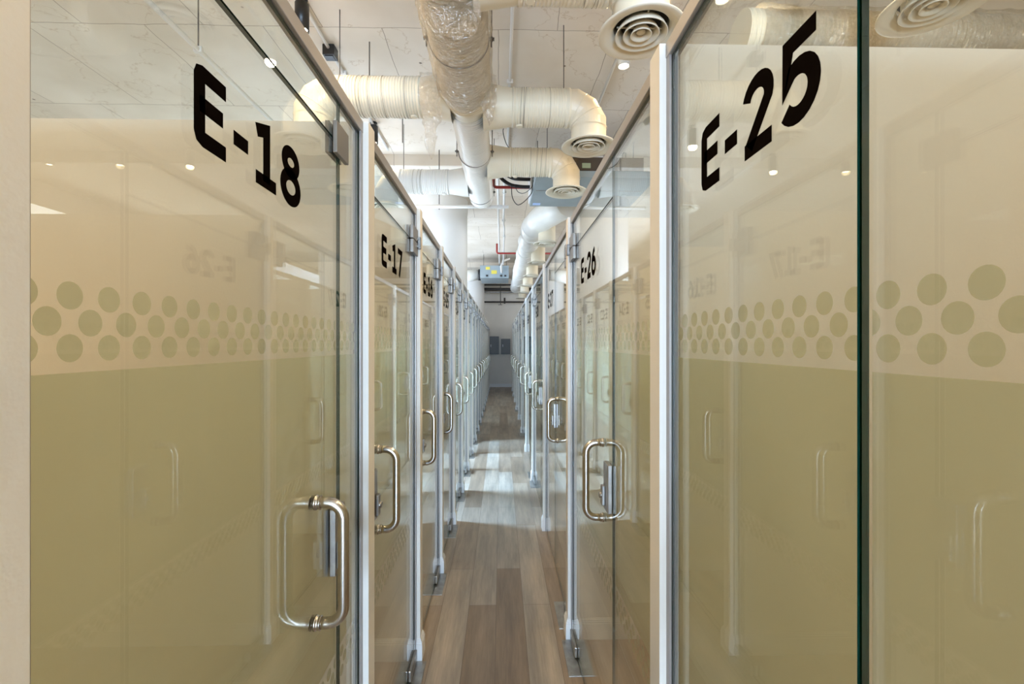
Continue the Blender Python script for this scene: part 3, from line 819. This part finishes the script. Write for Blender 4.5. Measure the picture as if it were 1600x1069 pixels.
for y in (1.4, 3.30): MB().sweep([(-2.16, y, Z(2.1)), (-2.16, y, CEIL)], .005, 8).build('hanger_rod', M['rod'], t)
pipe('cross_pipe', [(-1.15, 6.05, Z(1.82)), (.10, 6.05, Z(1.82))], .022, M['conduit'], 'white horizontal pipe crossing in front of the column', 'pipe', clamps=[(-.82, 6.05, Z(1.82)), (-.02, 6.05, Z(1.82))])
MB2 = bpy.data.objects
for nm in [o for o in COL.objects if o.name.startswith('cross_pipe')]:
    for xx in (-.82,): MB().sweep([(xx, 6.05, Z(1.78)), (xx, 6.05, CEIL)], .006, 8).build('hanger_rod', M['rod'], nm)
pipe('conduit', [(-.045, 5.6, Z(2.28)), (-.045, 9.1, Z(2.28)), (-.045, 13.2, Z(2.28))], .02, M['conduit'], 'thin white pipe running back under the ceiling above the corridor', 'conduit', GP)
pipe('conduit', [(.045, 5.2, Z(2.20)), (.045, 8.3, Z(2.20)), (.06, 8.6, Z(2.2)), (.06, 12.6, Z(2.20))], .018, M['conduit'], 'white clamped conduit running back left of the grey air unit', 'conduit', GP,
     clamps=[(.045, 6.6, Z(2.2)), (.045, 8.1, Z(2.2)), (.06, 9.3, Z(2.2))])
pipe('sprinkler_pipe', [(-.095, 5.9, Z(2.30)), (-.095, 5.9, Z(2.03)), (.42, 5.9, Z(2.03))], .019, M['red'], 'red sprinkler pipe beside the grey air unit', 'sprinkler pipe', 'red sprinkler pipes')
pipe('sprinkler_pipe', [(-.10, 10.9, Z(2.40)), (-.10, 10.9, Z(2.17)), (1.2, 10.9, Z(2.17))], .022, M['red'], 'red sprinkler pipe crossing farther back above the corridor', 'sprinkler pipe', 'red sprinkler pipes')
pipe('black_hose', [(-.03, 5.75, Z(2.20)), (.05, 5.72, Z(2.13)), (.16, 5.70, Z(2.07)), (.26, 5.7, Z(2.065)), (.366, 5.72, Z(2.07))], .022, M['black'], 'thick black insulated hose entering the grey air unit, upper', 'hose', 'black hoses')
pipe('black_hose', [(-.06, 5.80, Z(2.20)), (.02, 5.78, Z(2.08)), (.12, 5.76, Z(2.01)), (.26, 5.76, Z(1.99)), (.366, 5.76, Z(1.99))], .022, M['black'], 'thick black insulated hose entering the grey air unit, lower', 'hose', 'black hoses')
def cable(pts, r, label):
    P = [Vector(p) for p in pts]; out = []
    for i in range(len(P)-1):
        p0 = P[max(i-1, 0)]; p1 = P[i]; p2 = P[i+1]; p3 = P[min(i+2, len(P)-1)]
        for k in range(8):
            u = k/8; out.append(.5*((2*p1)+(p2-p0)*u+(2*p0-5*p1+4*p2-p3)*u*u+(3*p1-p0-3*p2+p3)*u**3))
    out.append(P[-1])
    tag(MB().sweep(out, r, 8).build('black_cable', M['black'], None, P[0]), label, 'cable', 'black cables', 'thing')
cable([(.13, 5.7, Z(2.0)), (.14, 5.7, Z(1.84)), (.20, 5.65, Z(1.73)), (.28, 5.6, Z(1.75)), (.37, 5.5, Z(1.83)), (.39, 5.5, Z(1.95))], .005, 'thin black cable hanging in a deep loop beside the air unit')
cable([(.17, 5.7, Z(2.0)), (.21, 5.68, Z(1.90)), (.29, 5.6, Z(1.86)), (.37, 5.5, Z(1.90)), (.39, 5.5, Z(1.98))], .004, 'thin black cable hanging in a shallow loop beside the air unit')
cable([(.08, 4.6, Z(2.35)), (.05, 4.65, Z(2.25)), (.02, 4.7, Z(2.2)), (.05, 4.75, Z(2.1)), (.10, 4.7, Z(2.0))], .004, 'thin cable drooping behind the right branch ducts')
# far end pipes
for k, (z, r, y, lab) in enumerate(((2.06, .03, 15.9, 'thin dark pipe'), (1.93, .055, 16.1, 'thick dark pipe'), (1.82, .03, 16.0, 'grey brown pipe'), (1.50, .03, 16.3, 'low dark pipe'))):
    pipe('far_pipe', [(-5.99, y, Z(z)), (5.99, y, Z(z))], r, M['dark_pipe'] if k != 2 else M['dull_steel'], lab+' crossing under the ceiling at the far end', 'pipe', 'pipes at the far end')
t = thing('sprinkler', (-.02, 15.8, Z(1.4)), 'small sprinkler fitting hanging in front of the far wall', 'sprinkler')
b = MB(); b.sweep([(-.02, 15.8, CEIL-.15), (-.02, 15.8, Z(1.35))], .012, 8); b.sweep([(.12, 15.8, Z(1.6)), (.12, 15.8, Z(1.40))], .03, 8); b.build('drop', M['dark_pipe'], t)
b = MB(); b.sweep([(-.10, 15.8, Z(1.36)), (.04, 15.8, Z(1.36))], .015, 8); b.build('head', M['dull_steel'], t)

# rods standing alone on the left
for k, (x, y, z0) in enumerate(((-.98, 4.55, Z(2.0)), (-1.12, 3.9, Z(1.98)))):
    tag(MB().sweep([(x, y, z0), (x, y, CEIL)], .005, 8).build('threaded_rod', M['rod'], None, (x, y, z0)), ('thin rod hanging from the ceiling between the left branch ducts', 'thin rod hanging above the nearer left branch duct')[k], 'rod', 'loose rods', 'thing')

t = thing('junction_box', (-1.48, 3.98, CZ), 'small black junction box on the ceiling conduit left of the main duct', 'junction box')
b = MB(); b.box(-1.53, -1.43, 3.93, 4.03, CZ-.06, CEIL, bev=.004); b.build('box', M['lamp_black'], t)
b = MB(); b.box(-1.515, -1.445, 3.945, 4.015, CZ-.066, CZ-.06, bev=.001); b.build('cover', M['lamp_black'], t)
# ------------------------------------------------------------------ electrical panels on the far wall
for k, (x0, x1, z0, z1) in enumerate(((-.44, -.08, 1.22, 1.88), (.00, .34, 1.22, 1.79))):
    t = thing('electrical_panel', ((x0+x1)/2, 16.85, z0), ('taller', 'shorter')[k]+' grey electrical panel on the far wall', 'electrical panel', 'electrical panels')
    b = MB(); b.box(x0, x1, 16.80, 16.9, z0, z1, bev=.006); b.build('box', M['panel_grey'], t)
    b = MB(); b.box(x0+.02, x1-.02, 16.79, 16.80, z0+.02, z1-.02, bev=.004); b.build('door', M['panel_grey'], t)
    b = MB(); b.box(x0+.05, x0+.075, 16.78, 16.79, z0+.27, z0+.36, bev=.003); b.build('latch', M['white'], t)

# ------------------------------------------------------------------ spotlights
def make_lamp(loc, label, m, on=True):
    x, y, z = loc
    t = thing('ceiling_spotlight', loc, label, 'spotlight', 'cylinder spotlights')
    b = MB(); b.lathe([(.001, .20), (.046, .20), (.05, .195), (.05, .0), (.044, 0), (.042, .03), (.001, .03)], loc, 28); b.build('housing', m, t)
    b = MB(); b.lathe([(.001, .006), (.03, .008), (.038, .014), (.038, .02)], loc, 24); b.build('bulb', M['bulb'], t)
    b = MB(); b.sweep([(x, y, z+.20), (x, y, CEIL)], .012, 10); b.lathe([(.001, CEIL-z), (.04, CEIL-z), (.04, CEIL-z-.012), (.001, CEIL-z-.012)], loc, 20); b.build('stem', m, t)
    return t
sd = bpy.data.lights.new('spotlight_beam', 'SPOT'); sd.energy = SPOT_W; sd.spot_size = R(150); sd.spot_blend = .6; sd.color = WARM; sd.shadow_soft_size = .04
protoB = make_lamp((-1.48, 3.42, Z(2.33)), 'black cylinder spotlight glowing at the top left', M['lamp_black'])
protoW = make_lamp((1.03, 3.80, Z(2.33)), 'white cylinder spotlight under the closest diffuser', M['lamp_white'])
lamps = [protoB, protoW]
def add_lamp(proto, x, y, label):
    c = copy_tree(proto, (x, y, Z(2.33))); c['label'] = label; lamps.append(c)
add_lamp(protoB, -1.48, 5.32, 'black cylinder spotlight behind the end of the nearest left partition')
add_lamp(protoB, -1.48, .80, 'black cylinder spotlight above the E-18 room')  # assumed lamp, placed out of view to light this room
add_lamp(protoW, 1.03, .55, 'white cylinder spotlight above the E-25 room')  # likewise assumed, out of view, to light the closest right room
for x, y, lab in ((-1.35, 1.95, 'E-17'), (-1.35, 2.80, 'E-16')): add_lamp(protoB, x, y, f'black cylinder spotlight above the {lab} room')  # lamps added out of view to brighten these left rooms
for x, y, lab in ((1.30, 1.75, 'E-26'), (1.50, 3.05, 'E-27')): add_lamp(protoW, x, y, f'white cylinder spotlight above the {lab} room')  # same added fill lamps for the right rooms, above the frame
for k, (x, y) in enumerate(((3.2, 6.07), (4.1, 6.07), (5.0, 6.07), (2.2, 1.9), (4.2, 2.4))):
    add_lamp(protoW, x, y, f'white cylinder spotlight over the right rooms, {ORD[k]} of those mirrored in the glass')
for k, (x, y) in enumerate(((-2.9, 6.07), (-3.9, 6.07), (-4.8, 6.0), (-2.3, 2.4), (-4.2, 2.6))):
    add_lamp(protoB, x, y, f'black cylinder spotlight over the left rooms, {ORD[k]} of those mirrored in the glass')
sd2 = sd.copy(); sd2.energy = SPOT_W*2.2  # stronger beam for the four added room lamps
for o in lamps:
    so = bpy.data.objects.new('spotlight_beam', sd2 if o['label'].endswith(('E-17 room', 'E-16 room', 'E-26 room', 'E-27 room')) else sd); so.location = (0, 0, -.004); so.parent = o; COL.objects.link(so)
